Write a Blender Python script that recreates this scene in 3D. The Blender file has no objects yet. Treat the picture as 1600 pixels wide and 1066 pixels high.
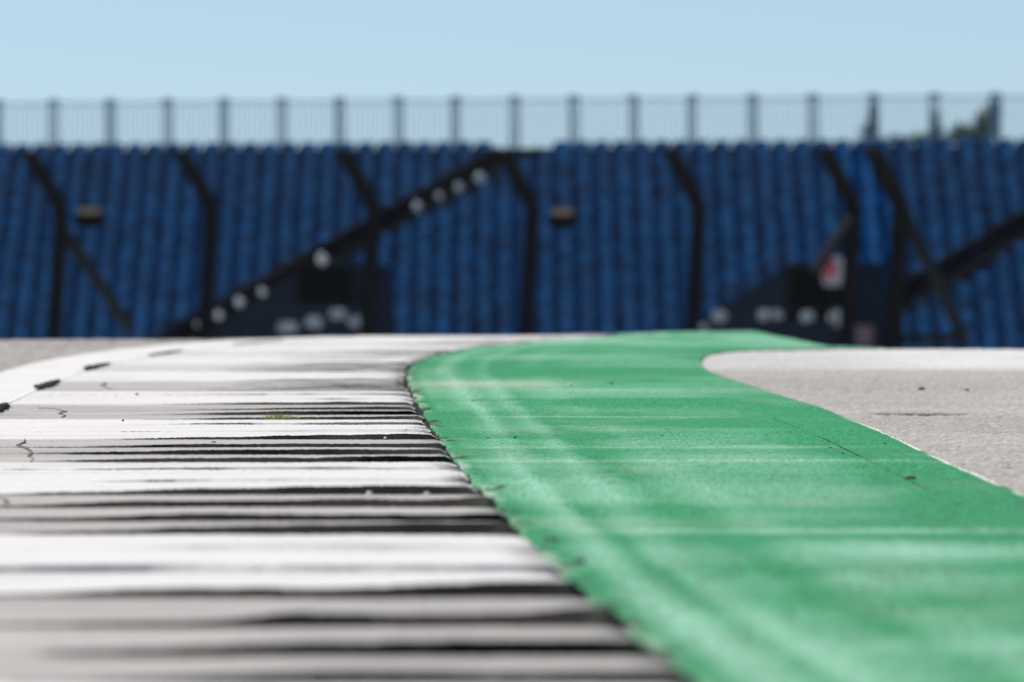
import bpy, bmesh, math, random
import numpy as np
from mathutils import Vector, Matrix

S = bpy.context.scene
C = S.collection
R = math.radians
random.seed(7)
rng = np.random.default_rng(11)

# ------------------------------------------------------------------ camera
FPX = 17778.0            # 400 mm lens on a 36 mm sensor, in pixels of a 1600 wide frame
CAMH = 0.35              # the photographer lies on the ground
cam = bpy.data.cameras.new("camera")
cam.lens = 400; cam.sensor_width = 36; cam.sensor_fit = 'HORIZONTAL'
cam.clip_start = 0.5; cam.clip_end = 20000
co = bpy.data.objects.new("camera", cam); C.objects.link(co)
co.location = (0, 0, CAMH)
co.rotation_euler = (R(90) - math.atan(133.0 / FPX), 0, 0)
cam.dof.use_dof = True
cam.dof.focus_distance = 22.0
cam.dof.aperture_fstop = 14.5
S.camera = co

# ------------------------------------------------------------------ sky + sun
SUN_AZ, SUN_EL = R(-48), R(52)
w = bpy.data.worlds.new("World"); S.world = w; w.use_nodes = True
nt = w.node_tree
sky = nt.nodes.new('ShaderNodeTexSky'); sky.sky_type = 'NISHITA'; sky.sun_disc = False
sky.sun_elevation = SUN_EL; sky.sun_rotation = SUN_AZ
sky.air_density = 1.0; sky.dust_density = 0.55; sky.ozone_density = 2.5; sky.altitude = 0
bg = nt.nodes['Background']; bg.inputs['Strength'].default_value = 0.10
tcw = nt.nodes.new('ShaderNodeTexCoord'); sep = nt.nodes.new('ShaderNodeSeparateXYZ'); cmb = nt.nodes.new('ShaderNodeCombineXYZ')
mad = nt.nodes.new('ShaderNodeMath'); mad.operation = 'MULTIPLY_ADD'; mad.inputs[1].default_value = 1.5; mad.inputs[2].default_value = 0.115
nt.links.new(tcw.outputs['Generated'], sep.inputs[0]); nt.links.new(sep.outputs['X'], cmb.inputs['X']); nt.links.new(sep.outputs['Y'], cmb.inputs['Y'])
nt.links.new(sep.outputs['Z'], mad.inputs[0]); nt.links.new(mad.outputs[0], cmb.inputs['Z']); nt.links.new(cmb.outputs[0], sky.inputs[0])
tint = nt.nodes.new('ShaderNodeMix'); tint.data_type = 'RGBA'; tint.blend_type = 'MULTIPLY'; tint.inputs['Factor'].default_value = 1
tint.inputs['B'].default_value = (1.09, 1.05, 0.955, 1)
nt.links.new(sky.outputs[0], tint.inputs['A']); nt.links.new(tint.outputs['Result'], bg.inputs[0])
sd = Vector((math.sin(SUN_AZ) * math.cos(SUN_EL), math.cos(SUN_AZ) * math.cos(SUN_EL), math.sin(SUN_EL)))
sl = bpy.data.lights.new("sun", 'SUN'); sl.energy = 4.5; sl.angle = R(0.5); sl.color = (1.0, 0.935, 0.85)
so = bpy.data.objects.new("sun", sl); C.objects.link(so); so.rotation_euler = sd.to_track_quat('Z', 'Y').to_euler()
so.location = (0, 0, 30)
S.view_settings.view_transform = 'Standard'; S.view_settings.look = 'None'
S.view_settings.gamma = 1; S.view_settings.use_curve_mapping = False
S.view_settings.exposure = 0.25

# ------------------------------------------------------------------ helpers
def tag(o, label=None, cat=None, group=None, kind=None):
    if label: o['label'] = label
    if cat: o['category'] = cat
    if group: o['group'] = group
    if kind: o['kind'] = kind
    return o

def empty(name, loc=(0, 0, 0), rz=0):
    o = bpy.data.objects.new(name, None); C.objects.link(o)
    o.location = loc; o.rotation_euler = (0, 0, rz); o.empty_display_size = 0.2
    return o

def mat(name, col, rough=0.7, metal=0.0, nscale=None, namp=0.25, bump=0.0, spec=0.5):
    m = bpy.data.materials.new(name); m.use_nodes = True
    n = m.node_tree; b = n.nodes['Principled BSDF']
    b.inputs['Roughness'].default_value = rough; b.inputs['Metallic'].default_value = metal
    b.inputs['Specular IOR Level'].default_value = spec
    if nscale:
        tc = n.nodes.new('ShaderNodeTexCoord'); no = n.nodes.new('ShaderNodeTexNoise')
        no.inputs['Scale'].default_value = nscale; no.inputs['Detail'].default_value = 6
        n.links.new(tc.outputs['Object'], no.inputs['Vector'])
        mx = n.nodes.new('ShaderNodeMix'); mx.data_type = 'RGBA'
        mx.inputs['A'].default_value = tuple(c * (1 - namp) for c in col) + (1,)
        mx.inputs['B'].default_value = tuple(min(1, c * (1 + namp)) for c in col) + (1,)
        n.links.new(no.outputs['Fac'], mx.inputs['Factor']); n.links.new(mx.outputs['Result'], b.inputs['Base Color'])
        if bump:
            bp = n.nodes.new('ShaderNodeBump'); bp.inputs['Strength'].default_value = bump
            n.links.new(no.outputs['Fac'], bp.inputs['Height']); n.links.new(bp.outputs[0], b.inputs['Normal'])
    else:
        b.inputs['Base Color'].default_value = (*col, 1)
    return m

def attr_mat(name, rough=0.75, spec=0.4):
    """albedo comes from the paint / wear colour stored on the mesh"""
    m = bpy.data.materials.new(name); m.use_nodes = True
    n = m.node_tree; b = n.nodes['Principled BSDF']
    b.inputs['Roughness'].default_value = rough; b.inputs['Specular IOR Level'].default_value = spec
    a = n.nodes.new('ShaderNodeAttribute'); a.attribute_name = 'paint'
    n.links.new(a.outputs['Color'], b.inputs['Base Color'])
    return m

def obj(name, bm, m, parent=None, smooth=False):
    me = bpy.data.meshes.new(name); bm.normal_update(); bm.to_mesh(me); bm.free()
    if smooth:
        for p in me.polygons: p.use_smooth = True
    me.materials.append(m)
    o = bpy.data.objects.new(name, me); C.objects.link(o); o.parent = parent
    return o

def box(bm, c, s, rot=None):
    r = bmesh.ops.create_cube(bm, size=1.0)
    M = Matrix.Translation(Vector(c)) @ (rot.to_4x4() if rot else Matrix.Identity(4)) @ Matrix.Diagonal((*s, 1))
    bmesh.ops.transform(bm, matrix=M, verts=r['verts'])

def bar(bm, a, b, wd, dp=None, up=(0, 0, 1)):
    a, b = Vector(a), Vector(b); d = b - a; L = d.length; z = d / L
    u = Vector(up)
    if abs(z.dot(u)) > 0.98: u = Vector((0, 1, 0))
    x = u.cross(z).normalized(); y = z.cross(x)
    rot = Matrix((x, y, z)).transposed()
    box(bm, (a + b) / 2, (wd, dp or wd, L), rot)

def tube(bm, pts, r, seg=8):
    pts = [Vector(p) for p in pts]; rings = []
    for i, p in enumerate(pts):
        rr = r[i] if isinstance(r, (list, tuple)) else r
        d = (pts[min(i + 1, len(pts) - 1)] - pts[max(i - 1, 0)]).normalized()
        u = Vector((0, 0, 1)) if abs(d.z) < 0.9 else Vector((0, 1, 0))
        x = u.cross(d).normalized(); y = d.cross(x)
        rings.append([bm.verts.new(p + (x * math.cos(2 * math.pi * k / seg) + y * math.sin(2 * math.pi * k / seg)) * rr) for k in range(seg)])
    for i in range(len(rings) - 1):
        for k in range(seg):
            bm.faces.new((rings[i][k], rings[i][(k + 1) % seg], rings[i + 1][(k + 1) % seg], rings[i + 1][k]))
    bm.faces.new(rings[0][::-1]); bm.faces.new(rings[-1])

# value noise on arrays
def vnoise(x, y, seed=0):
    xi = np.floor(x).astype(np.int64); yi = np.floor(y).astype(np.int64)
    xf = x - xi; yf = y - yi
    xf = xf * xf * (3 - 2 * xf); yf = yf * yf * (3 - 2 * yf)
    def h(i, j):
        n = (i * 374761393 + j * 668265263 + seed * 982451653) & 0x7fffffff
        n = ((n ^ (n >> 13)) * 1274126177) & 0x7fffffff
        n = ((n ^ (n >> 15)) * 972663749) & 0x7fffffff
        return ((n ^ (n >> 16)) & 0xffff) / 65535.0
    a, b, c, d = h(xi, yi), h(xi + 1, yi), h(xi, yi + 1), h(xi + 1, yi + 1)
    return (a * (1 - xf) + b * xf) * (1 - yf) + (c * (1 - xf) + d * xf) * yf

def fbm(x, y, seed=0, oct=4):
    s = 0; a = 0.5; t = 0
    for k in range(oct):
        s = s + a * vnoise(x * 2 ** k, y * 2 ** k, seed + k * 17); t += a; a *= 0.5
    return s / t

def smooth(a, b, x):
    t = np.clip((x - a) / (b - a), 0, 1)
    return t * t * (3 - 2 * t)

def gw(px, py):
    """point of the flat ground that is seen at this place of the photograph"""
    d = FPX * CAMH / (py - 400.0)
    return ((px - 800.0) * d / FPX, d)

# terrain: flat up to a crest, then falling away to the foot of the stand
CREST = np.array([(-3, 47.3), (-1.2, 48.0), (-0.6, 49.0), (0.0, 48.6), (0.45, 49.8), (0.8, 51.3), (1.10, 51.7), (1.12, 50.4),
                  (1.165, 46.0), (1.20, 42.75), (1.6, 42.65), (3, 42.5)])
def terrain(x, y):
    dc = np.interp(x, CREST[:, 0], CREST[:, 1])
    dc = dc + 0.25 * (vnoise(x * 6, x * 0 + 3, 5) - 0.5)
    t = np.maximum(y - dc, 0)
    drop = 0.05 * t * t / (t + 1.2)
    return -3.3 * (1 - np.exp(-drop / 3.3))

def grid_mesh(name, X, Y, Z, col, m, parent=None, mask=None):
    """X,Y,Z arrays (rows, cols); col (rows, cols, 3)"""
    r, c = X.shape
    me = bpy.data.meshes.new(name)
    co_ = np.stack([X, Y, Z], -1).reshape(-1, 3).astype(np.float32)
    idx = np.arange(r * c).reshape(r, c)
    q = np.stack([idx[:-1, :-1], idx[:-1, 1:], idx[1:, 1:], idx[1:, :-1]], -1)
    if mask is not None: q = q[mask]
    q = q.reshape(-1, 4).astype(np.int32)
    me.vertices.add(len(co_)); me.vertices.foreach_set('co', co_.ravel())
    me.loops.add(q.size); me.loops.foreach_set('vertex_index', q.ravel())
    me.polygons.add(len(q)); me.polygons.foreach_set('loop_start', np.arange(0, q.size, 4, dtype=np.int32))
    me.polygons.foreach_set('loop_total', np.full(len(q), 4, np.int32))
    me.update(calc_edges=True)
    me.polygons.foreach_set('use_smooth', np.ones(len(q), bool))
    if col is not None:
        at = me.attributes.new('paint', 'FLOAT_COLOR', 'POINT')
        a = np.concatenate([col.reshape(-1, 3), np.ones((r * c, 1))], 1).astype(np.float32)
        at.data.foreach_set('color', a.ravel())
    me.materials.append(m)
    o = bpy.data.objects.new(name, me); C.objects.link(o); o.parent = parent
    return o

def rows(y0, y1, base, foc=22.9, fall=5.0):
    out = [y0]
    while out[-1] < y1:
        out.append(out[-1] + base * (1 + abs(out[-1] - foc) / fall))
    out[-1] = y1
    return np.array(out)

def mixc(a, b, t):
    a = np.array(a); b = np.array(b)
    return a * (1 - t[..., None]) + b * t[..., None]

# ------------------------------------------------------------------ ground materials
M_asph = attr_mat('asphalt_surface', 0.85, 0.2)
M_green = attr_mat('green_paint', 0.8, 0.2)
M_kerb = attr_mat('kerb_paint', 0.85, 0.12)
M_white = attr_mat('line_paint', 0.85, 0.15)
M_dirt = mat('black_dirt', (0.018, 0.017, 0.015), 0.95, nscale=60, namp=0.5, spec=0.1)

# ------------------------------------------------------------------ far ground (reaches the horizon)
gy = np.concatenate([np.array([-3000, -600, -100, -20, 0, 4, 7.0]), np.arange(8, 60, 0.5), np.arange(60, 140, 4), np.array([150, 200, 300, 420, 800, 2000, 6000, 12000])])
gx = np.concatenate([np.array([-8000, -2000, -400, -100, -30, -12, -6]), np.arange(-4, 4.01, 0.1), np.array([6, 12, 30, 100, 400, 2000, 8000])])
GX, GY = np.meshgrid(gx, gy)
near = (np.abs(GX) < 2.9) & (GY > 8) & (GY < 54)
GZ = terrain(GX, GY) - 0.012 - 0.02 * near
n = fbm(GX * 1.5, GY * 0.7, 3)
gc = mixc((0.33, 0.32, 0.31), (0.45, 0.435, 0.42), n)
tag(grid_mesh('ground', GX, GY, GZ, gc, M_asph), kind='structure')

# ------------------------------------------------------------------ plan of the track edge
def curve(pts):
    w_ = sorted([gw(*p)[::-1] for p in pts])
    return np.array([p[0] for p in w_]), np.array([p[1] for p in w_])
# left edge of the green strip = right edge of the kerb
KX = curve([(1100, 1085), (1060, 1055), (1020, 1028), (960, 985), (908, 940), (860, 897), (822, 850), (785, 808), (747, 770), (720, 737), (697, 705),
            (668, 670), (646, 637), (632, 607), (629, 590), (636, 576), (660, 562), (700, 552), (745, 545), (795, 540), (880, 533), (960, 528)])
GXr = curve([(1840, 900), (1600, 778), (1500, 734), (1400, 688), (1300, 646), (1200, 614), (1150, 598), (1110, 583), (1094, 571), (1098, 560), (1118, 552.5),
             (1160, 548.2), (1230, 546.3), (1310, 545.4), (1420, 544.9)])
LXi = curve([(-250, 760), (-120, 700), (0, 641), (30, 626), (78, 604), (150, 576), (232, 559.5), (300, 549), (380, 540), (470, 533), (560, 528)])
LXo = curve([(-420, 760), (-150, 640), (0, 584), (50, 570), (100, 560), (150, 552.5), (200, 546), (260, 540.5), (340, 534), (430, 530.5), (520, 527)])
def kx(y): return np.interp(y, *KX)
def smoothed(f, y):     # soften the polyline
    return (f(y - 0.6) + f(y - 0.3) + f(y) + f(y + 0.3) + f(y + 0.6)) / 5
kerb_r = lambda y: smoothed(kx, y)
green_r = lambda y: smoothed(lambda t: np.interp(t, *GXr), y)
line_i = lambda y: smoothed(lambda t: np.interp(t, *LXi), y)
line_o = lambda y: smoothed(lambda t: np.interp(t, *LXo), y)

# ------------------------------------------------------------------ asphalt right of the green strip
def asphalt_patch(name, x0, x1, y0, y1, dx, dy, seed, fall=5.0):
    amp = 0.0105 if dx < 0.01 else 0.005
    ys = rows(y0, y1, dy, fall=fall); xs = np.arange(x0, x1, dx)
    X, Y = np.meshgrid(xs, ys)
    X = X + rng.uniform(-.3, .3, X.shape) * dx
    g = rng.uniform(0, 1, X.shape)
    g = 0.5 * g + 0.5 * vnoise(X * 75, Y * 55, seed)
    und = fbm(X * 1.2, Y * 0.35, seed + 1, 3) - 0.5
    Z = terrain(X, Y) + amp * (g - 0.5) + 0.004 * und - 0.003
    n1 = fbm(X * 2.2, Y * 0.5, seed + 2); n2 = fbm(X * 0.8, Y * 1.6, seed + 3)
    base = mixc((0.275, 0.262, 0.242), (0.43, 0.41, 0.385), 0.55 * n1 + 0.45 * n2)
    dark = smooth(0.50, 0.22, g)
    colr = base * (1 - 0.78 * dark[..., None]) * (0.92 + 0.3 * smooth(0.6, 0.95, g))[..., None]
    return X, Y, Z, colr
X, Y, Z, cc = asphalt_patch('track', 0.55, 2.75, 12.0, 54.0, 0.0055, 0.0085, 21)
# pale painted grid line that crosses the asphalt near the crest
ey = 35.1 + 0.10 * (fbm(X * 4, Y * 0, 77) - .5)
lp = smooth(ey - 0.9, ey + 1.0, Y) * (0.55 + 0.45 * smooth(0.9, 1.5, X)) * (0.75 + 0.25 * smooth(.3, .6, fbm(X * 5, Y * 2, 41)))
cc = mixc(cc, (0.63, 0.63, 0.63), lp * 0.85)
# worn joint
cy = 25.35 + 0.15 * (fbm(X * 3, X * 0 + 1, 9) - .5)
ck = smooth(.25, .5, np.exp(-((Y - cy) / 0.26) ** 2) * smooth(0.74, 0.86, X) * smooth(1.10, 0.94, X) * (.35 + 1.1 * fbm(X * 30, Y * 9, 44, 3)))
cc = cc * (1 - 0.85 * ck[..., None]); Z = Z - 0.006 * ck
tag(grid_mesh('race_track', X, Y, Z, cc, M_asph), kind='structure')

X, Y, Z, cc = asphalt_patch('runoff', -5.6, -1.0, 6.5, 54.0, 0.016, 0.03, 31)
tag(grid_mesh('runoff_asphalt', X, Y, Z, cc, M_asph), kind='structure')

# ------------------------------------------------------------------ green painted strip
ys = rows(7.0, 54.0, 0.0085); nu = 300
U = np.linspace(0, 1, nu)
Yg, Ug = np.meshgrid(ys, U, indexing='ij')
xl = kerb_r(ys) + 0.003 + 0.013 * smooth(19, 27, ys) + 0.014 * (fbm(ys * 3.1, ys * 0 + .5, 61, 3) - 0.5) + 0.012 * (vnoise(ys * 14, ys * 0, 62) - .5)
xr = green_r(ys) + 0.010 * (fbm(ys * 1.5, ys * 0, 63, 3) - 0.5)
Xg = xl[:, None] + (xr - xl)[:, None] * Ug
Lg = Xg - xl[:, None]                          # metres from the kerb
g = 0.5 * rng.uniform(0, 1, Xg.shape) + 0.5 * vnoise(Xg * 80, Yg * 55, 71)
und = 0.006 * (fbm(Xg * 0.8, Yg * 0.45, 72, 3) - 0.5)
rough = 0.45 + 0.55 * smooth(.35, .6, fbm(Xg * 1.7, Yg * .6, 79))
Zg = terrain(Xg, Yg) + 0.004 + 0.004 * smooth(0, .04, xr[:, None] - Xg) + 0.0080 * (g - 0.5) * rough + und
def bandy(y0, s, x0, x1, amp, tilt=0.0, wob=0.10):
    yc = y0 + tilt * (Xg - 0.3) + wob * (fbm(Xg * 2.0, Yg * 0 + y0, 80, 3) - .5)
    return amp * np.exp(-((Yg - yc) / s) ** 2) * smooth(x0 - 0.08, x0 + 0.08, Xg) * smooth(x1 + 0.1, x1 - 0.1, Xg)
pale = 0.26 * smooth(0.36, 0.66, fbm(Xg * 2.6, Yg * 0.42, 73, 4)) + 0.24 * smooth(0.38, 0.66, fbm(Xg * 1.1, Yg * 1.3, 74, 4))
# wheel tracks rubbed pale along the strip
for ds, os_, sg, am in (([9.3, 17, 26, 34], [.058, .088, .122, .10], 0.024, 0.75), ([9.3, 12.7, 20, 30], [.130, .140, .20, .22], 0.026, 0.5), ([9.3, 20, 30], [.30, .34, .36], .03, .2)):
    offw = np.interp(Yg, ds, os_) + 0.02 * (fbm(Yg * 0.3, Yg * 0, 75, 2) - .5)
    pale = pale + am * np.exp(-((Lg - offw) / sg) ** 2) * (0.55 + 0.6 * fbm(Yg * 0.5, Lg * 4, 77 + int(sg * 1000)))
for sgn, off, sg in ((-1, 0.105, 0.012), (-1, 0.24, 0.03), (-1, 0.018, 0.012)):
    pale = pale - 0.28 * np.exp(-((Lg - off) / sg) ** 2)
# lighter and darker bands that run across
pale += bandy(14.10, 0.10, 0.10, 2.5, 0.85, 0.03)
pale -= bandy(13.82, 0.09, 0.35, 2.5, 0.65, 0.0)
pale += bandy(13.15, 0.42, 0.38, 2.5, 0.85, 0.05)
pale += bandy(24.15, 0.06, -0.05, 0.45, 0.75, 0.02, 0.04)
pale -= bandy(23.5, 0.45, 0.15, 0.62, 0.70)
pale -= bandy(21.6, 0.5, -0.05, 0.20, 0.25)
pale += bandy(20.4, 0.14, -0.10, 0.75, 0.55)
pale += bandy(19.0, 0.10, -0.12, 0.72, 0.45)
pale += bandy(28.9, 0.15, 0.05, 0.42, 0.50)
pale += bandy(30.3, 0.9, -0.32, 0.15, 0.3)
pale -= bandy(33.5, 1.0, 0.0, 0.6, 0.45)
pale -= bandy(26.5, 0.7, 0.1, 0.55, 0.55)
pale += bandy(12.0, 0.3, 0.2, 2.5, 0.3, .2)
pale += bandy(9.9, 0.12, 0.25, 2.5, 0.35, .2)
pale += bandy(38.5, 1.0, -0.1, 0.5, 0.4)
pale -= 0.42 * smooth(0.30, 0.10, (green_r(ys)[:, None] - Xg)) * smooth(28, 22, Yg)
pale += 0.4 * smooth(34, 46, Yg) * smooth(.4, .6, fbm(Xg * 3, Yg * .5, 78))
pale = np.clip(pale, 0, 1.1)
gcol = mixc((0.020, 0.240, 0.092), (0.235, 0.49, 0.345), np.clip(pale, 0, 1) * .88)
# bare, dusty bits
bare = smooth(0.60, 0.74, fbm(Xg * 5, Yg * 1.3, 90, 4)) * 0.09
gcol = mixc(gcol, (0.44, 0.42, 0.34), bare)
tan_ = bandy(30.2, 0.8, -0.26, 0.12, 0.38); gcol = mixc(gcol, (0.52, 0.45, 0.36), np.clip(tan_, 0, 1))
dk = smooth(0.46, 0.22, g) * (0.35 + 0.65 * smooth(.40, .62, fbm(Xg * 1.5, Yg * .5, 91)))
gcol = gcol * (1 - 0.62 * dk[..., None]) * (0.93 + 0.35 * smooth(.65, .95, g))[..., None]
sp = rng.uniform(0, 1, Xg.shape) > 0.99955; gcol[sp] = (.015, .03, .02)
# edge of the strip: paint thins out to a pale line on the track side
ed = (green_r(ys)[:, None] - Xg)
el = smooth(0.011, 0.006, ed) * smooth(25.5, 22.0, Yg) * smooth(.25, .5, fbm(Yg * 2.2, Yg * 0, 92))
gcol = mixc(gcol, (0.62, 0.66, 0.58), el)
# chipped margin beside the kerb, where pale concrete shows
ch = smooth(0.022, 0.006, Lg) * smooth(0.60, 0.70, fbm(Yg * 2.0, Lg * 16, 93, 3))
gcol = mixc(gcol, (0.55, 0.56, 0.48), ch * 0.3)
dch = smooth(0.030, 0.010, Lg) * smooth(0.60, 0.68, fbm(Yg * 5.5, Lg * 20 + 5, 94, 3))
gcol = mixc(gcol, (0.02, 0.04, 0.02), dch * 0.9)
# skirt down at both sides
Xs = np.concatenate([Xg[:, :1], Xg, Xg[:, -1:]], 1); Ys = np.concatenate([Yg[:, :1], Yg, Yg[:, -1:]], 1)
Zs = np.concatenate([Zg[:, :1] - 0.012, Zg, Zg[:, -1:] - 0.012], 1)
cs = np.concatenate([gcol[:, :1] * 0 + 0.03, gcol, gcol[:, -1:]], 1)
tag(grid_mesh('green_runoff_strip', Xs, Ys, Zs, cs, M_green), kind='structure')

# ------------------------------------------------------------------ saw-tooth kerb
PER, N0 = 4.94, 11.44
OFFS = [0.0, 0.93, 1.87, 2.62, 3.30, 4.08]
faces = []
for k in range(-2, 9):
    for i, o_ in enumerate(OFFS):
        faces.append((N0 + k * PER + o_ + random.uniform(-.04, .04) * (i not in (0, 3)), i))
faces = [f for f in faces if 6.2 < f[0] < 53.5]
yl = []
for j in range(len(faces) - 1):
    a, b = faces[j][0], faces[j + 1][0]
    yl += [a - 0.001, a + 0.002, a + 0.008, a + 0.016, a + 0.03]
    nfill = int((b - a - 0.04) / 0.022)
    yl += list(np.linspace(a + 0.05, b - 0.022, nfill))
    yl.append(b - 0.012)
yk = np.array(yl); fa = np.array([f[0] for f in faces]); fi = np.array([f[1] for f in faces])
uk = np.concatenate([np.linspace(0, 0.93, 230), np.linspace(0.934, 1, 40)])
Yk, Uk = np.meshgrid(yk, uk, indexing='ij')
j = np.clip(np.searchsorted(fa, Yk, side='right') - 1, 0, len(fa) - 2)
ta = Yk - fa[j]; tb = fa[j + 1] - Yk; L_ = fa[j + 1] - fa[j]
toothjit = np.array([random.uniform(-0.008, 0.006) for _ in fa])
kr = kerb_r(yk)[:, None] + toothjit[j][:, :1]
kr = kr + 0.010 * (fbm(yk * 6, yk * 0 + 2, 101, 3) - .5)[:, None]
kl = line_i(yk)[:, None]
Xk = kl + (kr - kl) * Uk
wav = 0.030 * (fbm(Xk * 3.5, Yk * 0 + j * 3.3, 102, 3) - .5) + 0.012 * (fbm(Xk * 14, Yk * 0 + j * 1.7, 103, 3) - .5)
Hs = np.array([{0: 0.0100, 1: 0.0058, 2: 0.0058, 3: 0.0085, 4: 0.0092, 5: 0.0100}[i] for i in fi])
rise = smooth(1.0, 0.2, np.interp(Yk, [9, 17, 25, 35], [1.25, 1.0, 1.45, 1.6]) * (kr - Xk) + 0.30 * (vnoise(j * 7.7, j * 0, 99) - .5) + 0.22 * (fbm(Xk * 2.5, j * 2.1, 104, 3) - .5))
Hh = Hs[j] * rise * (0.45 + 1.1 * fbm(Xk * 5.0, j * 5.1, 105, 4))
s_ = np.clip(ta / np.maximum(L_, 1e-6), 0, 1)
Hn = Hs[np.minimum(j + 1, len(Hs) - 1)]
prof = np.where(ta < 0.0, 0, 1 - s_) * np.clip((ta + 0.0001) / 0.002, 0, 1)
Zk = Hh * np.maximum(prof, 0) * np.interp(Yk, [9.5, 12, 17, 22, 28, 34], [1.7, 1.5, 1.1, 0.82, 0.66, 0.5])
rel = 0.0022 * (fbm(Xk * 2.5, Yk * .5 + j * 3.3, 112, 3) - .5) + 0.0012 * (fbm(Xk * 8, Yk * 9, 106, 3) - .5) + 0.0014 * (rng.uniform(0, 1, Xk.shape) - .5)
# the tooth tips are rounded down at the outer edge
tip = smooth(0.0, 0.016, kr - Xk)
Zk = (Zk * (0.45 + 0.55 * tip)) + 0.006 - 0.0015 * (1 - tip) + rel + terrain(Xk, Yk)
Yk2 = Yk + wav
ph = np.mod(Yk - N0 + 10 * PER, PER)
white = ((ph < 2.62) & (ph >= 0.0)).astype(float)
nz = fbm(Xk * 6, Yk * 5, 107, 4); n3 = fbm(Xk * 1.3, Yk * 3.5, 108, 4)
wcol = mixc((0.655, 0.645, 0.63), (0.565, 0.555, 0.545), nz) * (1 - 0.10 * smooth(.5, .75, n3))[..., None]
gcol2 = mixc((0.31, 0.30, 0.285), (0.44, 0.428, 0.41), n3) * (0.85 + 0.3 * nz)[..., None]
# grey bands were once white too: patchy far ones
kc = mixc(gcol2, (1, 1, 1), np.zeros_like(white)); kc = kc * (1 - white[..., None]) + wcol * white[..., None]
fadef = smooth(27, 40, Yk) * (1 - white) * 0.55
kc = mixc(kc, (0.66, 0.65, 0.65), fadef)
# near-black colour on the tooth faces and along their foot
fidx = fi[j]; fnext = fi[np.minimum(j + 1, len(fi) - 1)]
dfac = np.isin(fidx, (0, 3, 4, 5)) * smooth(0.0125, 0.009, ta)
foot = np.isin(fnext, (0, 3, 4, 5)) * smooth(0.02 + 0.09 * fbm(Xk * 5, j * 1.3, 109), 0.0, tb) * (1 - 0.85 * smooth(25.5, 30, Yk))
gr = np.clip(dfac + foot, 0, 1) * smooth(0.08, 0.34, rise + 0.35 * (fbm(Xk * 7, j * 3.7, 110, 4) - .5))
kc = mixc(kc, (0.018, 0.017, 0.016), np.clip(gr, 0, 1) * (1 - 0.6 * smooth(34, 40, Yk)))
pf = np.isin(fidx, (1, 2)) * smooth(0.0125, 0.009, ta) * smooth(0.3, 0.7, rise)
kc = mixc(kc, (0.42, 0.44, 0.48), pf * 0.35)  # bluish shade of the white teeth's near faces, mixed into the paint
# darker patches and notches at the tips
tg = smooth(0.06, 0.0, kr - Xk) * np.clip(smooth(.45, .62, fbm(Xk * 12, Yk * 12, 111, 3)) + smooth(0.035, 0.01, kr - Xk) * smooth(0.22, 0.08, tb), 0, 1)
kc = mixc(kc, (0.05, 0.06, 0.05), tg * 0.85)
sp = rng.uniform(0, 1, Xk.shape) > 0.9990; kc[sp] = (.06, .055, .05)
# skirt
Xs = np.concatenate([Xk, Xk[:, -1:] + .001], 1); Ys = np.concatenate([Yk2, Yk2[:, -1:]], 1)
Zs = np.concatenate([Zk, Zk[:, -1:] - .02], 1); cs = np.concatenate([kc, kc[:, -1:] * 0 + .015], 1)
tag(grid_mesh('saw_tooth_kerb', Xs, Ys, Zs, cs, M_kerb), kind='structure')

# bed of dark dirt in the joint between kerb and strip
def ribbon(name, pts, wd, z, m, jag=0.3, seed=1, kind='structure', label=None, cat=None):
    """thin, uneven ribbon laid on the ground along pts"""
    bm = bmesh.new(); rr = random.Random(seed)
    P = []
    for a, b in zip(pts[:-1], pts[1:]):
        nseg = max(2, int(math.dist(a, b) / 0.05))
        for k in range(nseg): P.append((a[0] + (b[0] - a[0]) * k / nseg, a[1] + (b[1] - a[1]) * k / nseg))
    P.append(pts[-1])
    prev = None
    for i, p in enumerate(P):
        d = Vector((P[min(i + 1, len(P) - 1)][0] - P[max(i - 1, 0)][0], P[min(i + 1, len(P) - 1)][1] - P[max(i - 1, 0)][1]))
        if d.length == 0: continue
        d.normalize(); nrm = Vector((d.y, -d.x))
        e = min(1, 0.15 + 2.5 * min(i, len(P) - 1 - i) / len(P))
        w0 = wd * e * (1 + rr.uniform(-jag, jag)) / 2; w1 = wd * e * (1 + rr.uniform(-jag, jag)) / 2
        tz = float(terrain(np.array(p[0]), np.array(p[1])))
        ring = []
        for ww, zz in ((-w0, z - .003), (-w0, z), (w1, z), (w1, z - .003)):
            ring.append(bm.verts.new((p[0] + nrm.x * ww, p[1] + nrm.y * ww, tz + zz)))
        if prev:
            for k in range(3): bm.faces.new((prev[k], prev[k + 1], ring[k + 1], ring[k]))
        prev = ring
    o = obj(name, bm, m)
    tag(o, label, cat, None, kind)
    return o
yj = np.arange(7.0, 50.5, 0.25)
ribbon('joint_dirt', [(float(kerb_r(np.array(y))), float(y)) for y in yj], 0.07, 0.0022, M_dirt, 0.1, 3)

# white edge line to the left of the kerb
ys = rows(9.0, 54.0, 0.03); U = np.linspace(0, 1, 70)
Yl, Ul = np.meshgrid(ys, U, indexing='ij')
a_ = line_o(ys) + .012 * (vnoise(ys * 4, ys * 0, 121) - .5); b_ = line_i(ys) + 0.003
Xl = a_[:, None] + (b_ - a_)[:, None] * Ul
nn = fbm(Xl * 6, Yl * 3, 122)
wear = smooth(.62, .74, fbm(Xl * 7, Yl * 2.2, 123)) * .35
lc = mixc(mixc((0.66, 0.65, 0.635), (0.58, 0.57, 0.56), nn), (.4, .39, .38), wear)
Zl = terrain(Xl, Yl) + 0.0045 + 0.0012 * (fbm(Xl * 15, Yl * 8, 124) - .5)
Zl = Zl + 0.0025 * smooth(0.9, 1.0, Ul)
Xs = np.concatenate([Xl[:, :1], Xl, Xl[:, -1:]], 1); Ys = np.concatenate([Yl[:, :1], Yl, Yl[:, -1:]], 1)
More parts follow.
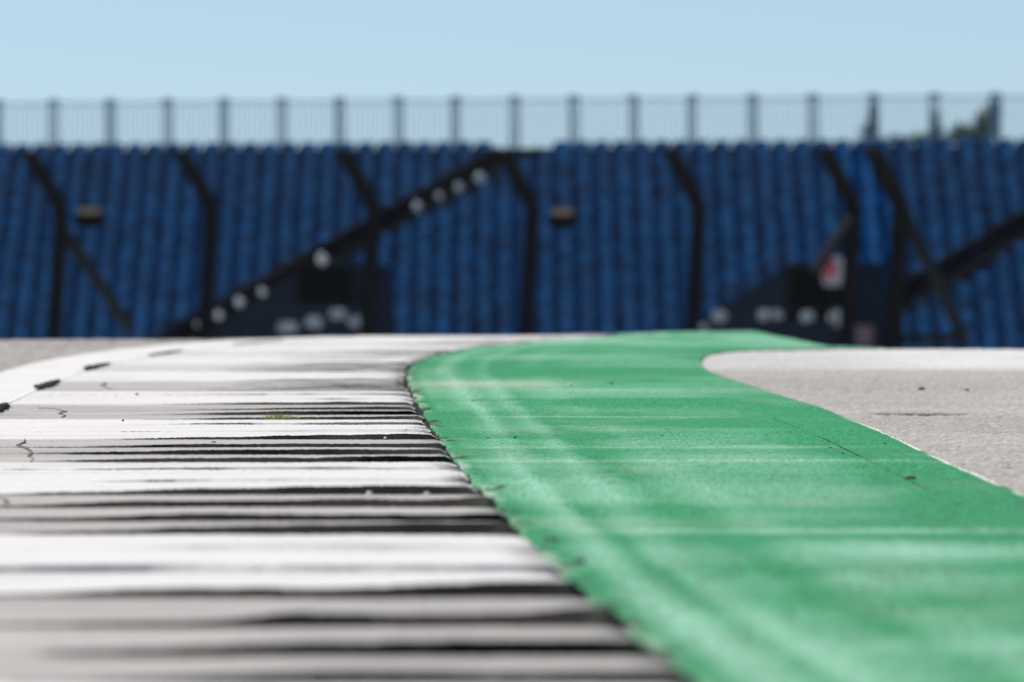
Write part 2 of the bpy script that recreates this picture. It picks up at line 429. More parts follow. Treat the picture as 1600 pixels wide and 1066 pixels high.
Zs = np.concatenate([Zl[:, :1] - .008, Zl, Zl[:, -1:] - .008], 1); cs = np.concatenate([lc[:, :1], lc, lc[:, -1:]], 1)
tag(grid_mesh('white_edge_line', Xs, Ys, Zs, cs, M_white), kind='structure')
# dirt in the joint between line and kerb, only beside the grey bands
for k in range(0, 7):
    y0, y1 = N0 + k * PER + 2.75, N0 + (k + 1) * PER - 0.02
    if y0 > 44: break
    wd = 0.036 if y0 < 36 else 0.02
    ribbon('joint_dirt', [(float(line_i(np.array(y))) + .004, float(y)) for y in np.linspace(y0, y1, 9)], wd, 0.0125, M_dirt, 0.75, 30 + k)

# cracks in kerb, asphalt and strip
def crack(pxs, wd, z, seed, m=M_dirt, name='crack'):
    ribbon(name, [gw(*p) for p in pxs], wd, z, m, 0.6, seed)
M_crack = mat('crack_dirt', (0.13, 0.12, 0.11), 0.95, nscale=40, namp=0.5, spec=.1)
crack([(39, 692), (38, 697), (28, 702), (40, 707), (50, 714), (44, 720), (53, 724), (48, 728)], 0.006, 0.0082, 51, M_crack)
crack([(60, 643), (85, 644), (103, 648), (92, 651), (103, 655), (96, 657.5)], 0.004, 0.0082, 52, M_crack)
crack([(162, 601), (166, 604), (157, 606), (165, 609), (175, 613)], 0.004, 0.0082, 53, M_crack)
crack([(-5, 786), (6, 788), (13, 794), (6, 798), (10, 803)], 0.006, 0.0082, 54, M_crack)
M_seam = mat('seam_dirt', (0.03, 0.07, 0.04), 0.9, nscale=40, namp=0.4, spec=.1)
crack([(1208, 661), (1228, 668), (1258, 681), (1290, 694), (1320, 709), (1345, 721)], 0.0035, 0.0092, 56, M_seam, 'paint_seam')
crack([(1345, 721), (1400, 748), (1460, 779), (1530, 815)], 0.002, 0.0085, 58, M_seam, 'paint_seam')

# ------------------------------------------------------------------ loose stones and a tuft of grass
M_stone_d = mat('dark_stone', (0.03, 0.028, 0.025), 0.8, nscale=90, namp=.4, bump=.3)
M_stone_w = mat('pale_stone', (0.75, 0.73, 0.68), 0.5, nscale=90, namp=.15, bump=.3)
def pebble(px, py, wd, hp, m, label, zoff, cat='pebble'):
    x, y = gw(px, py)
    sc = FPX / y
    rx, rz = wd / sc / 2, hp / sc / 2
    bm = bmesh.new(); bmesh.ops.create_icosphere(bm, subdivisions=2, radius=1)
    rr = random.Random(int(px * 7 + py))
    for v in bm.verts:
        v.co *= 1 + rr.uniform(-.16, .16)
        v.co = Vector((v.co.x * rx, v.co.y * rx * 1.1, v.co.z * rz))
        if v.co.z < -rz * .5: v.co.z = -rz * .5
    o = obj('pebble', bm, m); o.location = (x, y, zoff + rz * .45); o.rotation_euler = (0, 0, rr.uniform(0, 3))
    tag(o, label, cat, 'loose stones lying on the track')
GZo, AZo, KZo = 0.008, 0.001, 0.009
pebble(890, 608, 7, 6, M_stone_w, 'bright white pebble on the green strip near its far bend', GZo)
pebble(955, 605, 9, 4, M_stone_d, 'dark flat pebble on the green strip just right of the bright white one', GZo)
pebble(1440, 610, 11, 6, M_stone_d, 'dark pebble on the grey asphalt right of the green lobe', AZo)
pebble(1511, 611, 7, 4, M_stone_d, 'small dark pebble on the grey asphalt nearest the right frame edge', AZo)
pebble(1422, 757, 18, 7, M_stone_d, 'largest dark stone, near the right margin of the green strip', GZo)
pebble(1382, 701, 5, 3, M_stone_d, 'tiny dark stone on green close to the asphalt margin', GZo)
pebble(1316, 716, 5, 3, M_stone_d, 'tiny dark stone beside the thin seam in the green paint', GZo)
pebble(1297, 707, 5, 2.5, M_stone_d, 'tiny dark stone just left of the thin green paint seam', GZo)
pebble(1035, 689, 4, 4, M_stone_d, 'tiny round black stone in the sharp middle of the green strip', GZo)
pebble(1043, 678, 5, 2.5, M_stone_d, 'tiny flat black stone in the sharp middle of the green strip', GZo)
pebble(805, 691, 6, 3.5, M_stone_d, 'small black stone on the pale wheel track of the green strip', GZo)
pebble(763, 692, 4, 3, M_stone_d, 'small black stone on green between kerb and pale wheel track', GZo)
pebble(739, 633, 6, 3, M_stone_d, 'small black stone on green just right of the kerb corner', GZo)
pebble(785, 771, 14, 6, M_stone_d, 'dark green-black chip on the strip close beside the kerb tips', GZo)
pebble(860, 856, 24, 8, M_stone_d, 'blurred long dark chip on green at the nearest white kerb band', GZo)
pebble(905, 891, 20, 10, M_stone_d, 'blurred round dark chip on green nearest the camera', GZo)
pebble(192, 665, 4, 4, M_stone_d, 'tiny black stone on the second white kerb band', KZo)
pebble(214, 623, 5, 4, M_stone_d, 'tiny black stone on the third white kerb band', KZo)
pebble(334, 700, 8, 4, M_stone_d, 'small black stone on the grey kerb band', KZo)
pebble(602, 693, 5, 4, M_stone_w, 'small white stone in a black groove of the kerb', KZo)
pebble(577, 784, 9, 8, M_stone_w, 'blurred white stone in the black groove, left of a pair', KZo)
pebble(667, 784, 9, 8, M_stone_w, 'blurred white stone in the black groove, right of a pair', KZo)
for a in [(1112, 707), (1210, 697), (1345, 640)]:
    pass

M_grass = mat('grass_blade', (0.24, 0.28, 0.05), 0.6, nscale=50, namp=.4)
t_ = bmesh.new(); rr = random.Random(5)
for k in range(170):
    cxp = 438 + rr.gauss(0, 19); x, y = gw(cxp, 661 + rr.uniform(-.8, .8))
    hgt = rr.uniform(.004, .017) * (1 if abs(cxp - 438) < 22 else .55); lean = rr.uniform(-.016, .016); wd = rr.uniform(.0004, .0009)
    ly = rr.uniform(-.01, .01); z0 = 0.008
    vs = []
    for q in range(4):
        f = q / 3; cx_ = x + lean * f * f; cy_ = y + ly * f * f; zz = z0 + hgt * (f - 0.2 * f * f)
        ww = wd * (1 - f * .85)
        vs.append((t_.verts.new((cx_ - ww, cy_, zz)), t_.verts.new((cx_ + ww, cy_ + ww * .5, zz))))
    for q in range(3): t_.faces.new((vs[q][0], vs[q][1], vs[q + 1][1], vs[q + 1][0]))
tag(obj('grass_tuft', t_, M_grass), 'small yellow-green grass tuft growing from a groove of the kerb', 'grass tuft')

# ------------------------------------------------------------------ grandstand
TH = R(27.0); UU = Vector((math.cos(TH), -math.sin(TH), 0)); NN = Vector((math.sin(TH), math.cos(TH), 0))
DT = 290.0; SP = 0.563; DD = 0.62; RISE = 0.237; NR = 22; SHF = 0.316; AQ = 0.155
P0 = Vector((0, DT, 2.43))
ROT = -TH
def rowp(r, k): return P0 + UU * (k * SP) + (NN * DD + Vector((0, 0, RISE))) * (r - (NR - 1))
def seatp(r, k): return rowp(r, k + 0.35) - UU * (SHF * (r - (NR - 1)))       # each row stands a little further along
def aislep(r, k): return rowp(r, k) + UU * (AQ * (r - (NR - 1)))              # the stairs slant across the rows
def topx(p): return 800 + FPX * p.x / p.y
M_conc = mat('stand_concrete', (0.010, 0.036, 0.080), 0.9, nscale=0.6, namp=.3)
M_seat = mat('blue_seat_plastic', (0.004, 0.058, 0.168), 0.8, nscale=2.6, namp=.7, spec=.04)
_g = M_seat.node_tree.nodes.new('ShaderNodeNewGeometry')
_mr = M_seat.node_tree.nodes.new('ShaderNodeMapRange'); _mr.inputs[1].default_value = .3; _mr.inputs[2].default_value = .7
for _n in M_seat.node_tree.nodes:
    if _n.type == 'TEX_NOISE':
        _l = _n.outputs['Fac'].links[0]; _to = _l.to_socket; M_seat.node_tree.links.new(_n.outputs['Fac'], _mr.inputs[0]); M_seat.node_tree.links.new(_mr.outputs[0], _to)
    if _n.type == 'TEX_NOISE': M_seat.node_tree.links.new(_g.outputs['Position'], _n.inputs['Vector'])
M_black = mat('black_steps', (0.012, 0.013, 0.015), 0.95, nscale=2, namp=.3, spec=.1)
M_steel = mat('grey_steel', (0.30, 0.44, 0.53), 0.8, 0.0, nscale=3, namp=.15)
M_dsteel = mat('dark_steel', (0.012, 0.012, 0.011), 0.8, 0.0, nscale=3, namp=.3, spec=.15)
K0, K1 = -44, 78
stand = empty('grandstand', tuple(rowp(0, 0) - Vector((0, 0, 1))), 0)
tag(stand, 'dark stepped terrace carrying the rows of blue seats behind the catch fence', 'grandstand')
bm = bmesh.new()
for r in range(NR):
    a = rowp(r, K0 + r * 0) ; c = (rowp(r, K0) + rowp(r, K1)) / 2
    L = (K1 - K0) * SP; H = 1.1
    c = c + NN * 0.18 - Vector((0, 0, H / 2)) - stand.location
    box(bm, c, (L, DD - 0.004, H), Matrix.Rotation(ROT, 3, 'Z'))
obj('terrace', bm, M_conc, stand)
bm = bmesh.new()      # back wall and the support behind it
c = (rowp(NR - 1, K0) + rowp(NR - 1, K1)) / 2 + NN * 0.72
box(bm, Vector((c.x, c.y, (3.10 - 3.3) / 2)) - stand.location, ((K1 - K0) * SP, 0.4, 3.10 + 3.3), Matrix.Rotation(ROT, 3, 'Z'))
obj('back_wall', bm, mat('navy_back_wall', (0.010, 0.035, 0.09), .9, nscale=1, namp=.3, spec=.1), stand)

# one seat: pan, upright back with rounded top, foot
def seat_bm():
    bm = bmesh.new()
    W = 0.245
    # back: rounded shield
    prof = [(-W, 0.40), (-W, 0.70), (-W * .86, 0.79), (-W * .55, 0.835), (0, 0.85), (W * .55, 0.835), (W * .86, 0.79), (W, 0.70), (W, 0.40)]
    rr_ = [(z, w_, y_) for z, w_, y_ in ((.40, W, .15), (.66, W, .165), (.72, W, .21), (.79, W * .93, .25), (.835, W * .70, .30), (.85, W * .45, .33))]
    cols = (-1, -.5, 0, .5, 1); fr = []; bk = []
    for z, w_, y_ in rr_:
        fr.append([bm.verts.new((c_ * w_, y_ - 0.05 * c_ * c_, z)) for c_ in cols]); bk.append([bm.verts.new((c_ * w_, y_ + .04 - 0.05 * c_ * c_, z - .005)) for c_ in cols])
    for i in range(len(rr_) - 1):
        for q in range(4):
            bm.faces.new((fr[i][q], fr[i][q + 1], fr[i + 1][q + 1], fr[i + 1][q])); bm.faces.new((bk[i][q + 1], bk[i][q], bk[i + 1][q], bk[i + 1][q + 1]))
        bm.faces.new((fr[i][0], fr[i + 1][0], bk[i + 1][0], bk[i][0])); bm.faces.new((fr[i][4], bk[i][4], bk[i + 1][4], fr[i + 1][4]))
    for q in range(4): bm.faces.new((fr[-1][q], fr[-1][q + 1], bk[-1][q + 1], bk[-1][q])); bm.faces.new((fr[0][q + 1], fr[0][q], bk[0][q], bk[0][q + 1]))
    # pan with a dropped front lip
    box(bm, (0, 0.0, 0.425), (2 * W, 0.36, 0.035)); box(bm, (0, -0.185, 0.395), (2 * W, 0.03, 0.09))
    box(bm, (-0.17, 0.03, 0.20), (0.04, 0.20, 0.40)); box(bm, (0.17, 0.03, 0.20), (0.04, 0.20, 0.40))
    return bm
AISLES = [0.4, 32.0]
spots = []
for r in range(NR):
    for k in range(K0, K1):
        p = seatp(r, k); q = topx(p)
        if any(abs((p - aislep(r, kc_)).dot(UU)) < 0.72 for kc_ in AISLES): continue
        if -500 < q < 2100: spots.append((r, k, p))
# rows whose backs stand above the crest line show, lowest (nearest) rows are the largest
vis = [s for s in spots if 400 - (s[2].z + 0.85 - CAMH) * FPX / s[2].y < 521 and -14 < topx(s[2]) < 1614]
vis.sort(key=lambda s: s[2].y)
single = set((s[0], s[1]) for s in vis[:300])
seat0 = None
for r, k, p in spots:
    if (r, k) not in single: continue
    if seat0 is None:
        seat0 = obj('stadium_seat', seat_bm(), M_seat); o = seat0
    else:
        o = seat0.copy(); C.objects.link(o)
    o.location = p + Vector((0, 0, 0.002)); o.rotation_euler = (0, 0, ROT)
    tag(o, 'blue plastic stadium seat in the lowest rows seen behind the catch fence', 'seat', 'blue stadium seats in the lower rows')
rest = [s for s in spots if (s[0], s[1]) not in single]
sv = [v.co.copy() for v in seat0.data.vertices]; sf = [tuple(f.vertices) for f in seat0.data.polygons]
RM = Matrix.Rotation(ROT, 3, 'Z'); rv = np.array([list(RM @ v) for v in sv])
V = []; F = []
for i, (r, k, p) in enumerate(rest):
    jit = Vector((0, 0, 0.002)); V.append(rv + np.array(p + jit)); F += [tuple(a + i * len(sv) for a in f) for f in sf]
me = bpy.data.meshes.new('stadium_seats'); me.from_pydata(np.concatenate(V).tolist(), [], F); me.materials.append(M_seat)
o = bpy.data.objects.new('stadium_seats', me); C.objects.link(o)
tag(o, 'mass of blue plastic seats filling the upper rows of the grandstand', 'seats', None, 'stuff')

# aisles: black stair flights up the rake
for n_, ka in enumerate(AISLES):
    base = aislep(0, ka)
    e = empty('aisle_stairs', tuple(base))
    tag(e, ['black stair aisle dotted with pale round markers, rising across the middle of the stand',
            'black stair aisle without markers, rising at the right side of the stand'][n_], 'stairs')
    bm = bmesh.new()
    for r in range(NR):
        p = aislep(r, ka) - base
        box(bm, p + Vector((0, 0, 0.06)) + NN * 0.18, (1.15, DD - .01, 0.12), Matrix.Rotation(ROT, 3, 'Z'))
        box(bm, p + Vector((0, 0, 0.18)) + NN * 0.32, (1.15, DD / 2 - .01, 0.12), Matrix.Rotation(ROT, 3, 'Z'))
    obj('steps', bm, M_black, e)
    for sgn in (-1, 1):
        bm = bmesh.new(); a_ = UU * sgn * .60 + Vector((0, 0, .42)); b_ = aislep(NR - 1, ka) - base + a_ 
        bar(bm, a_, b_, .08, .62)
        obj('parapet', bm, M_black, e)

# pale discs added in place of glints on the first aisle
M_pale = mat('pale_reflector', (0.72, 0.82, 0.84), 0.35, nscale=9, namp=.2)
def glint_bms():
    a = bmesh.new()     # domed disc facing the track
    seg, rings = 16, 5; prev = None
    crk = [1 + random.uniform(-.35, .15) for _ in range(seg)]
    for q in range(rings + 1):
        f = q / rings; rad = .15 * math.cos(f * math.pi / 2 * .97); dep = -.05 * math.sin(f * math.pi / 2)
        ring = [a.verts.new((rad * crk[k] * math.cos(2 * math.pi * k / seg), dep, rad * crk[k] * math.sin(2 * math.pi * k / seg))) for k in range(seg)]
        if prev:
            for k in range(seg): a.faces.new((prev[k], prev[(k + 1) % seg], ring[(k + 1) % seg], ring[k]))
        prev = ring
    a.faces.new(prev)
    b = bmesh.new(); box(b, (0, .04, -.12), (.05, .05, .42)); box(b, (0, .02, 0), (.20, .03, .20))
    return a, b
glint0 = None
def glint(px, py, D, label, sc=1.0):
    global glint0
    z = CAMH + (400 - py) / FPX * D; x = (px - 800) / FPX * D
    if glint0 is None:
        e = empty('round_marker', (x, D, z), ROT * .3); a, b = glint_bms()
        obj('disc', a, M_pale, e, True); obj('bracket', b, M_dsteel, e); glint0 = e
    else:
        e = glint0.copy(); C.objects.link(e)
        for chd in glint0.children:
            c2 = chd.copy(); C.objects.link(c2); c2.parent = e
        e.location = (x, D, z)
    e.scale = (sc, sc, sc)
    tag(e, label, 'marker', 'pale round markers along the stairs')
def aisleD(py):
    return 277.5 + (525 - py) / 300 * 9 - 1.6
for px, py, sc, lb in [(652, 322, 1.0, 'pale round marker on the middle stair aisle, lowest of its bright row of four'),
                       (686, 306, .8, 'pale round marker, second from below in the bright row of four on the stairs'),
                       (717, 293, .95, 'pale round marker, third from below in the bright row of four on the stairs'),
                       (750, 278, 1.15, 'largest pale round marker, topmost on the middle stair aisle')]:
    glint(px, py, aisleD(py) - .3, lb, sc)

# dark entrance blocks with a sloping stair wall at the foot of the stand
def entrance(pxs, door, label, D):
    """outline given along the row direction; real block 2.2 m deep"""
    def tp(px, py):
        a = (px - 800) / FPX; t = a * D / (math.cos(TH) + a * math.sin(TH)); yy = D - t * math.sin(TH)
        return t, CAMH + (400 - py) / FPX * yy
    pts = [tp(*p) for p in pxs]; org = Vector((0, D, 0)) + UU * pts[0][0]
    e = empty('entrance_block', (org.x, org.y, -3.2), ROT); tag(e, label, 'entrance')
    t0 = pts[0][0]; bm = bmesh.new()
    P = [(t - t0, z + 3.2) for t, z in pts]; P[0] = (P[0][0], 0); P[-1] = (P[-1][0], 0)
    f = [bm.verts.new((t, 0, z)) for t, z in P]; b = [bm.verts.new((t, 1.6, z)) for t, z in P]
    bm.faces.new(f[::-1]); bm.faces.new(b); n_ = len(P)
    for i in range(n_): bm.faces.new((f[i], f[(i + 1) % n_], b[(i + 1) % n_], b[i]))
    obj('wall', bm, M_wall, e)
    (ta_, za), (tb_, zb) = tp(door[0], door[1]), tp(door[2], door[3])
    bm = bmesh.new(); x0, x1, z0, z1 = ta_ - t0, tb_ - t0, zb + 3.2, za + 3.2
    box(bm, ((x0 + x1) / 2, -.06, z1 + .05), (x1 - x0 + .2, .14, .1)); box(bm, (x0 - .05, -.06, (z0 + z1) / 2), (.1, .14, z1 - z0)); box(bm, (x1 + .05, -.06, (z0 + z1) / 2), (.1, .14, z1 - z0))
    obj('door_frame', bm, M_black, e)
    bm = bmesh.new(); box(bm, ((x0 + x1) / 2, -.02, (z0 + z1) / 2), (x1 - x0, .03, z1 - z0)); obj('door_opening', bm, M_void, e)
    bm = bmesh.new()
    tube(bm, [(P[1][0] + .1, .1, P[1][1] + .35), (P[2][0], .1, P[2][1] + .35)], .03, 6)
    for q in range(5):
        s = (q + .5) / 5; xx = P[1][0] + (P[2][0] - P[1][0]) * s; zz = P[1][1] + (P[2][1] - P[1][1]) * s
        bar(bm, (xx, .1, zz - .05), (xx, .1, zz + .35), .04)
    obj('handrail', bm, M_dsteel, e)
M_wall = mat('dark_entrance_wall', (0.014, 0.025, 0.043), 0.9, nscale=1.2, namp=.4, spec=.1)
M_void = mat('door_darkness', (0.004, 0.005, 0.005), 1.0, spec=0.0)
entrance([(285, 560), (318, 517), (476, 418), (558, 414), (566, 480), (588, 560)], (470, 418, 553, 476), 'dark entrance block with sloping wall and white glints, left of the middle', 268.0)
entrance([(1075, 560), (1105, 492), (1235, 412), (1338, 412), (1345, 560)], (1238, 420, 1332, 500), 'dark entrance block behind the two fence posts, beside the red and white sign', 268.0)
for px, py, sc, lb in [(310, 507, .65, 'pale round marker at the very foot of the left sloping wall'),
                       (342, 492, .85, 'pale round marker, second from the foot of the left sloping wall'),
                       (374, 471, .95, 'pale round marker halfway up the left sloping wall'),
                       (410, 456, .8, 'pale round marker, uppermost of those on the left sloping wall'),
                       (503, 404, 1.1, 'bright pale round marker on top of the left entrance block')]:
    x = (px - 800) / FPX * 268; yy = 268 - x * math.tan(TH)
    glint(px, py, yy - .25, lb, sc)

# added pale sheeting along the foot of the blocks
M_lump = mat('pale_plastic_sheet', (0.36, 0.43, 0.47), 0.4, nscale=5, namp=.5)
def glint_lumps(px, py, wpx, hpx, label, seed):  # pale lump added in place of a glint
    x = (px - 800) / FPX * 266; D = 266.5 - x * math.tan(TH) ; z = CAMH + (400 - py) / FPX * D
    W = wpx / FPX * D; H = hpx / FPX * D; rr = random.Random(seed)
    bm = bmesh.new(); nx, nz = 9, 6; vv = []
    bmesh.ops.create_icosphere(bm, subdivisions=3, radius=1)
    for v in bm.verts:
        v.co *= 1 + rr.uniform(-.38, .22)
        v.co = Vector((v.co.x * W / 2, v.co.y * .12, v.co.z * H / 2))
    o = obj('plastic_sheet', bm, M_lump); o.location = (x, D, z)
    tag(o, label, 'plastic sheet', 'crumpled pale sheets at the foot of the stand')
glint_lumps(445, 512, 32, 20, 'bright crumpled pale sheet under the left entrance block', 1)
glint_lumps(487, 504, 26, 18, 'dim crumpled sheet between two brighter ones, left entrance block', 2)
glint_lumps(525, 490, 26, 18, 'crumpled pale sheet right below the left door opening', 3)
glint_lumps(555, 503, 26, 18, 'dim crumpled sheet at the right corner of the left entrance block', 4)
glint_lumps(1093, 512, 26, 12, 'low crumpled sheet at the left corner of the right entrance block', 5)
glint_lumps(1122, 494, 24, 20, 'bright crumpled sheet near the left end of the right entrance block', 6)
glint_lumps(1190, 493, 18, 16, 'dim crumpled sheet, left of two in the middle of the right entrance block', 7)
glint_lumps(1210, 491, 18, 16, 'dim crumpled sheet, right of two in the middle of the right entrance block', 8)
glint_lumps(1256, 495, 20, 18, 'dim crumpled sheet below the right door opening', 9)
glint_lumps(1300, 496, 24, 26, 'tall crumpled pale sheet directly under the red and white sign', 10)

# sign
D = 262.0; x = (1301 - 800) / FPX * (D - 7.4); yy = D - 7.4; z = CAMH + (400 - 424) / FPX * yy
e = empty('warning_sign', (x, yy, z), ROT * .4); tag(e, 'small white sign with a red patch beside the right pair of fence posts', 'sign')
M_sw = mat('sign_white', (0.42, 0.40, 0.45), .5, nscale=4, namp=.06); M_sr = mat('sign_red', (0.50, 0.07, 0.10), .5, nscale=4, namp=.1)
bm = bmesh.new(); box(bm, (0, 0, 0), (.46, .03, .66)); bmesh.ops.bevel(bm, geom=[e_ for e_ in bm.edges if abs(e_.verts[0].co.y - e_.verts[1].co.y) > .01], offset=.05, segments=3, affect='EDGES')
obj('board', bm, M_sw, e)
bm = bmesh.new(); box(bm, (-.05, -.02, .09), (.27, .012, .30)); box(bm, (-.12, -.021, -.12), (.12, .010, .14)); obj('red_mark', bm, M_sr, e)
bm = bmesh.new(); bar(bm, (0, .05, .3), (0, .05, -2.9), .06); obj('post', bm, M_dsteel, e)
x = (1351 - 800) / FPX * 255; z = CAMH + (400 - 526) / FPX * 255
bm = bmesh.new(); box(bm, (0, 0, 0), (.36, .22, .40)); box(bm, (0, 0, .22), (.40, .26, .05)); 
o = obj('small_box', bm, mat('faded_pink', (.15, .10, .12), .7, nscale=6, namp=.3)); o.location = (x, 255, z)
tag(o, 'faded pinkish box at ground level between the two dark fence posts', 'box')

# railing along the back of the stand
base = rowp(NR - 1, 0) + NN * 0.98
e = empty('back_railing', tuple(base)); tag(e, 'grey picket railing along the top of the grandstand against the sky', 'railing')
RH = 1.90     # from tread level to rail top
bm = bmesh.new()
for hz in (RH, 0.55):
    bm = bmesh.new(); a = UU * (K0 * SP) + Vector((0, 0, hz)); b = UU * (K1 * SP) + Vector((0, 0, hz)); bar(bm, a, b, .035, .04)
    obj('rail', bm, M_steel, e)
bm = bmesh.new()
for q in range(int((K1 - K0) * SP / .15)):
    a = UU * (K0 * SP + q * .15); bar(bm, a + Vector((0, 0, .55)), a + Vector((0, 0, RH)), .030, .03)
obj('pickets', bm, M_steel, e)
for k in range(K0, K1, 3):
    pp = base + UU * ((k + 1.25) * SP); q = topx(pp)
    if not -300 < q < 1900: continue
    bm = bmesh.new(); a = UU * ((k + 1.25) * SP)
    for dx in (-.12, -.04, .05, .13): bar(bm, a + UU * dx + Vector((0, 0, 0)), a + UU * dx + Vector((0, 0, RH + .04)), .045, .05)
    bar(bm, a - UU * .16 + Vector((0, 0, RH + .06)), a + UU * .16 + Vector((0, 0, RH + .06)), .05, .09)
    obj('post', bm, M_steel, e)

# ------------------------------------------------------------------ catch fence
FT = R(24); FU = Vector((math.cos(FT), -math.sin(FT), 0)); FN = Vector((math.sin(FT), math.cos(FT), 0))
FD = 215.0; FP0 = Vector((0.387, FD, -3.25))
M_post = mat('fence_post_steel', (0.024, 0.026, 0.028), 0.95, 0.0, nscale=2, namp=.3, spec=.05)
M_wire = mat('fence_wire', (0.055, 0.06, 0.065), 0.9, 0.0, spec=.1)
FB, FTOP, OUT = 1.45 + 3.25, 2.36 + 3.25, 1.45
def post_bm(rad=.085):
    bm = bmesh.new(); pts = [Vector((0, 0, 0)), Vector((0, 0, FB - .35))]
    for q in range(1, 6):
        f = q / 5; ang = f * R(62)
        pts.append(Vector((0, 0, FB - .35)) + Vector((0, -0.42 * (1 - math.cos(ang)), 0.42 * math.sin(ang))))
    end = Vector((0, -OUT, FTOP)); last = pts[-1]
    pts.append(last + (end - last) * .5); pts.append(end)
    pts = [p - Vector(((FB - .35 - p.z) * .062 if p.z < FB - .35 else 0, 0, 0)) for p in pts]
    # I-section look: two flanges and a web
    for off in (-rad, rad):
        for a, b in zip(pts[:-1], pts[1:]): bar(bm, a + Vector((0, off * .0, 0)) + Vector((off, 0, 0)), b + Vector((off, 0, 0)), .035, .15, up=(1, 0, 0) if False else (0, 0, 1))
    for a, b in zip(pts[:-1], pts[1:]): bar(bm, a, b, 2 * rad, .03)
    return bm, pts
def fence_post(par, t, label, brace=None, rad=.085, low_bar=False, i_=0):
    p = FU * (t - par['t0'])
    bm, pts = post_bm(rad); o = obj('post', bm, M_post, par); o.location = p; o.rotation_euler = (0, 0, -FT)
    if label: o['label'] = label
    bm = bmesh.new(); box(bm, (-.3, 0, .02), (.5, .5, .04)); obj('base_plate', bm, M_post, o)
    if brace:
        bm = bmesh.new(); bar(bm, (0, .05, brace[0]), (0, brace[1], brace[2]), .17)
        obj('brace', bm, M_brace if i_ != 6 else M_post, o)
        if low_bar:
            bm = bmesh.new(); bar(bm, (0, .05, brace[2] - .05), (0, brace[1] + .2, brace[2] - .05), .14, .18); obj('foot_beam', bm, M_post, o)
M_brace = mat('brace_steel', (0.026, 0.032, 0.034), 0.9, 0.0, nscale=2, namp=.3, spec=.05)
T = [-13.2, -9.93, -6.72, -3.31, 0.0, 3.42, 6.55, 7.50, 10.9]
zb = lambda py: CAMH + (400 - py) / 82.7 + 3.25
_, PP = post_bm()
def mesh_panel(par, t0, t1):
    Lp = t1 - t0; bm = bmesh.new(); n_ = int(Lp / .06); wv = .0028
    for q in range(n_ + 1):
        x = q * Lp / n_
        for a, b in zip(PP[:-1], PP[1:]): bar(bm, a + Vector((x, .14, 0)), b + Vector((x, .14, 0)), wv * 2)
    cum = [0]
    for a, b in zip(PP[:-1], PP[1:]): cum.append(cum[-1] + (b - a).length)
    def at(s):
        i = max(j for j in range(len(cum)) if cum[j] <= s); i = min(i, len(PP) - 2)
        return PP[i].lerp(PP[i + 1], (s - cum[i]) / (cum[i + 1] - cum[i]))
    s = 1.2
    while s < cum[-1]:
        p = at(s); bar(bm, p + Vector((0, .14, 0)), p + Vector((Lp, .14, 0)), wv * 2); s += .06
    o = obj('mesh_panel', bm, M_wire, par); o.location = FU * (t0 - par['t0']); o.rotation_euler = (0, 0, -FT)
    for s in (1.3, 2.6, 3.9, cum[-1] - .02):
        bm = bmesh.new(); p = at(s); bar(bm, p + Vector((0, .16, 0)), p + Vector((Lp, .16, 0)), .016); obj('cable', bm, M_wire, o)
for idx, lb_ in ((range(0, 7), 'long catch fence of curved black posts, ending at the left of the close pair'),
                 (range(7, 9), 'short run of catch fence at the right, starting at the darkest braced post')):
    t0 = T[idx[0]]
    e = empty('catch_fence', tuple(FP0 + FU * t0)); e['t0'] = t0; tag(e, lb_, 'fence')
    for i in idx:
        br = {1: (zb(358), 3.1, zb(518)), 7: (zb(325), 3.1, zb(524)), 6: (zb(335), -1.9, zb(425))}.get(i)
        fence_post(e, T[i], {1: 'post with a long diagonal brace behind it', 7: 'thickest, darkest post, braced to the lower right'}.get(i), br, .13 if i == 7 else .105, i == 7, i)
        if i + 1 in idx: mesh_panel(e, T[i], T[i + 1])

# speakers on arms beside two of the posts
M_tan = mat('tan_cover', (0.30, 0.23, 0.16), .8, nscale=6, namp=.2)
def speaker(t, px, py, label):
    p = FP0 + FU * t; x = (px - 800) / FPX * (FD - t * math.sin(FT) - 1.2); yy = FD - t * math.sin(FT) - 1.2
    z = CAMH + (400 - py) / FPX * yy
    e = empty('loudspeaker', (x, yy, z)); tag(e, label, 'loudspeaker', 'loudspeakers on the catch fence')
    bm = bmesh.new(); pts = [(.0, .25, 0), (0, .1, 0), (0, -.1, 0), (0, -.26, 0)]
    seg = 14; prev = None
    for (rx, rz, y_) in ((.10, .07, .28), (.13, .08, .12), (.20, .11, -.05), (.235, .135, -.2)):
        ring = [bm.verts.new((rx * math.cos(2 * math.pi * k / seg), y_, rz * math.sin(2 * math.pi * k / seg) - .05)) for k in range(seg)]
        if prev:
            for k in range(seg): bm.faces.new((prev[k], prev[(k + 1) % seg], ring[(k + 1) % seg], ring[k]))
        else: bm.faces.new(ring)
        prev = ring
    bm.faces.new(prev[::-1]); e.scale = (1.25,) * 3
    obj('horn', bm, M_black, e)
    bm = bmesh.new(); box(bm, (0, .0, .085), (.34, .48, .10)); bmesh.ops.bevel(bm, geom=bm.edges[:], offset=.03, segments=2, affect='EDGES'); obj('hood', bm, M_tan, e)
    bm = bmesh.new(); q = (Vector((p.x, p.y, z)) - e.location) / 1.25; tube(bm, [(0, .2, 0), q * .6 + Vector((0, .1, .0)), q], .012, 6); obj('arm', bm, M_dsteel, e)
speaker(-9.93, 140, 338, 'dark loudspeaker with tan hood, right of the leftmost fence post')
speaker(0.0, 878, 340, 'dark loudspeaker with tan hood, right of the post near the centre')

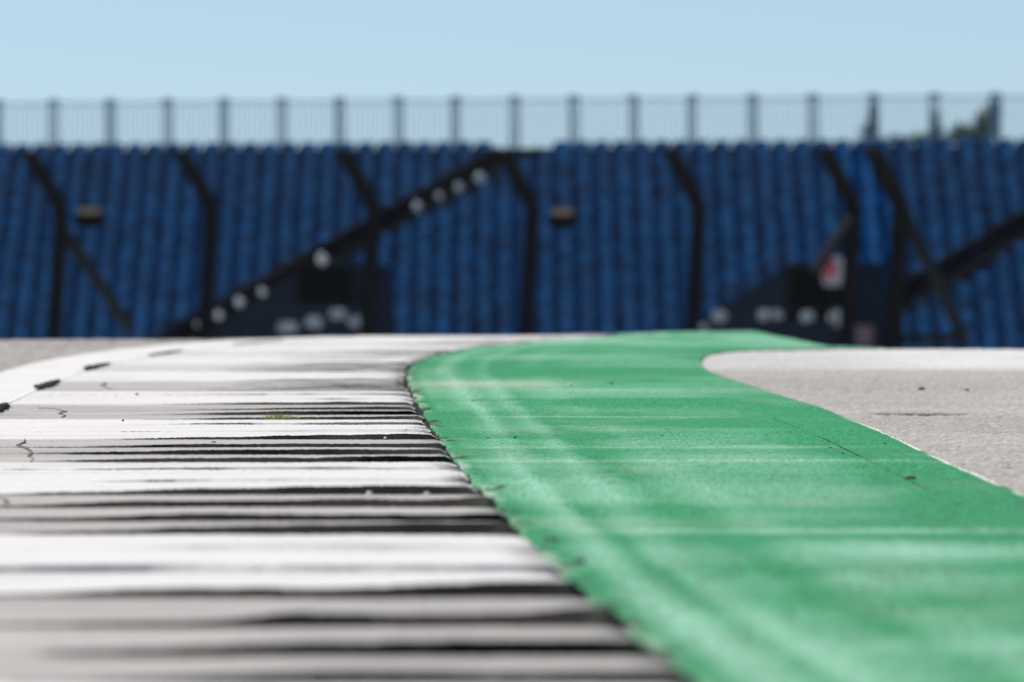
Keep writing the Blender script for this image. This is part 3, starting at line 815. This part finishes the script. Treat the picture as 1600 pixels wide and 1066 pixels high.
# ------------------------------------------------------------------ trees beyond the stand
M_leaf = mat('olive_leaves', (0.055, 0.075, 0.014), .7, nscale=3, namp=.6); M_bark = mat('bark', (0.06, 0.05, 0.04), .9, nscale=5, namp=.3)
def tree(px, D, clumps, label, leaf=.09, nleaf=420, seed=3, loc_z=-3.3):
    rr = random.Random(seed); x0 = (px - 800) / FPX * D
    e = empty('tree', (x0, D, loc_z)); tag(e, label, 'tree', 'trees beyond the stand')
    cl = [(Vector(((cx - px) / FPX * D, rr.uniform(-.6, .6), CAMH + (400 - cy) / FPX * D - loc_z)), rx / FPX * D, rz / FPX * D, dn) for cx, cy, rx, rz, dn in clumps]
    bm = bmesh.new(); z1 = min(c[0].z for c in cl)
    tube(bm, [(0, 0, 0), (.1, 0, z1 * .4), (0, .1, z1 * .75), (.05, 0, z1)], [.16, .12, .09, .05], 8)
    for c, rx, rz, dn in cl: tube(bm, [(0, .05, z1 * .72), (c.x * .5, c.y * .5, z1 * .75 + (c.z - z1 * .75) * .6), c], [.06, .04, .015], 6)
    obj('trunk', bm, M_bark, e)
    bm = bmesh.new()
    for c, rx, rz, dn in cl:
        for q in range(int(nleaf * dn)):
            v = Vector((rr.gauss(0, .5), rr.gauss(0, .5), rr.gauss(0, .5)))
            p = c + Vector((v.x * rx, v.y * rx, v.z * rz)); a = Vector((rr.uniform(-1, 1), rr.uniform(-1, 1), rr.uniform(-1, 1))).normalized()
            b = a.orthogonal().normalized(); s = leaf * rr.uniform(.6, 1.3)
            vs = [bm.verts.new(p + a * s), bm.verts.new(p + b * s * .4), bm.verts.new(p - a * s), bm.verts.new(p - b * s * .4)]
            bm.faces.new(vs)
    obj('crown', bm, M_leaf, e)
tree(1525, 305, [(1549, 184, 12, 22, 1.2), (1538, 199, 16, 20, 1.4), (1528, 215, 22, 18, 1.0), (1500, 209, 16, 14, .4), (1512, 216, 30, 10, .7), (1475, 219, 16, 6, .25)],
     'dark olive tree rising behind the right end of the railing', seed=4)
tree(1463, 312, [(1463, 195, 8, 26, .35), (1460, 212, 12, 12, .3)], 'thin sparse tree behind the railing post left of the olive tree', seed=5)
tree(1364, 315, [(1363, 190, 9, 24, .35), (1358, 205, 14, 14, .35)], 'thin sparse tree behind the railing above the close pair of posts', seed=6)
tree(1415, 318, [(1405, 219, 30, 7, .35), (1440, 218, 20, 8, .3)], 'low bushy treetop barely showing over the seats at the right', seed=7)
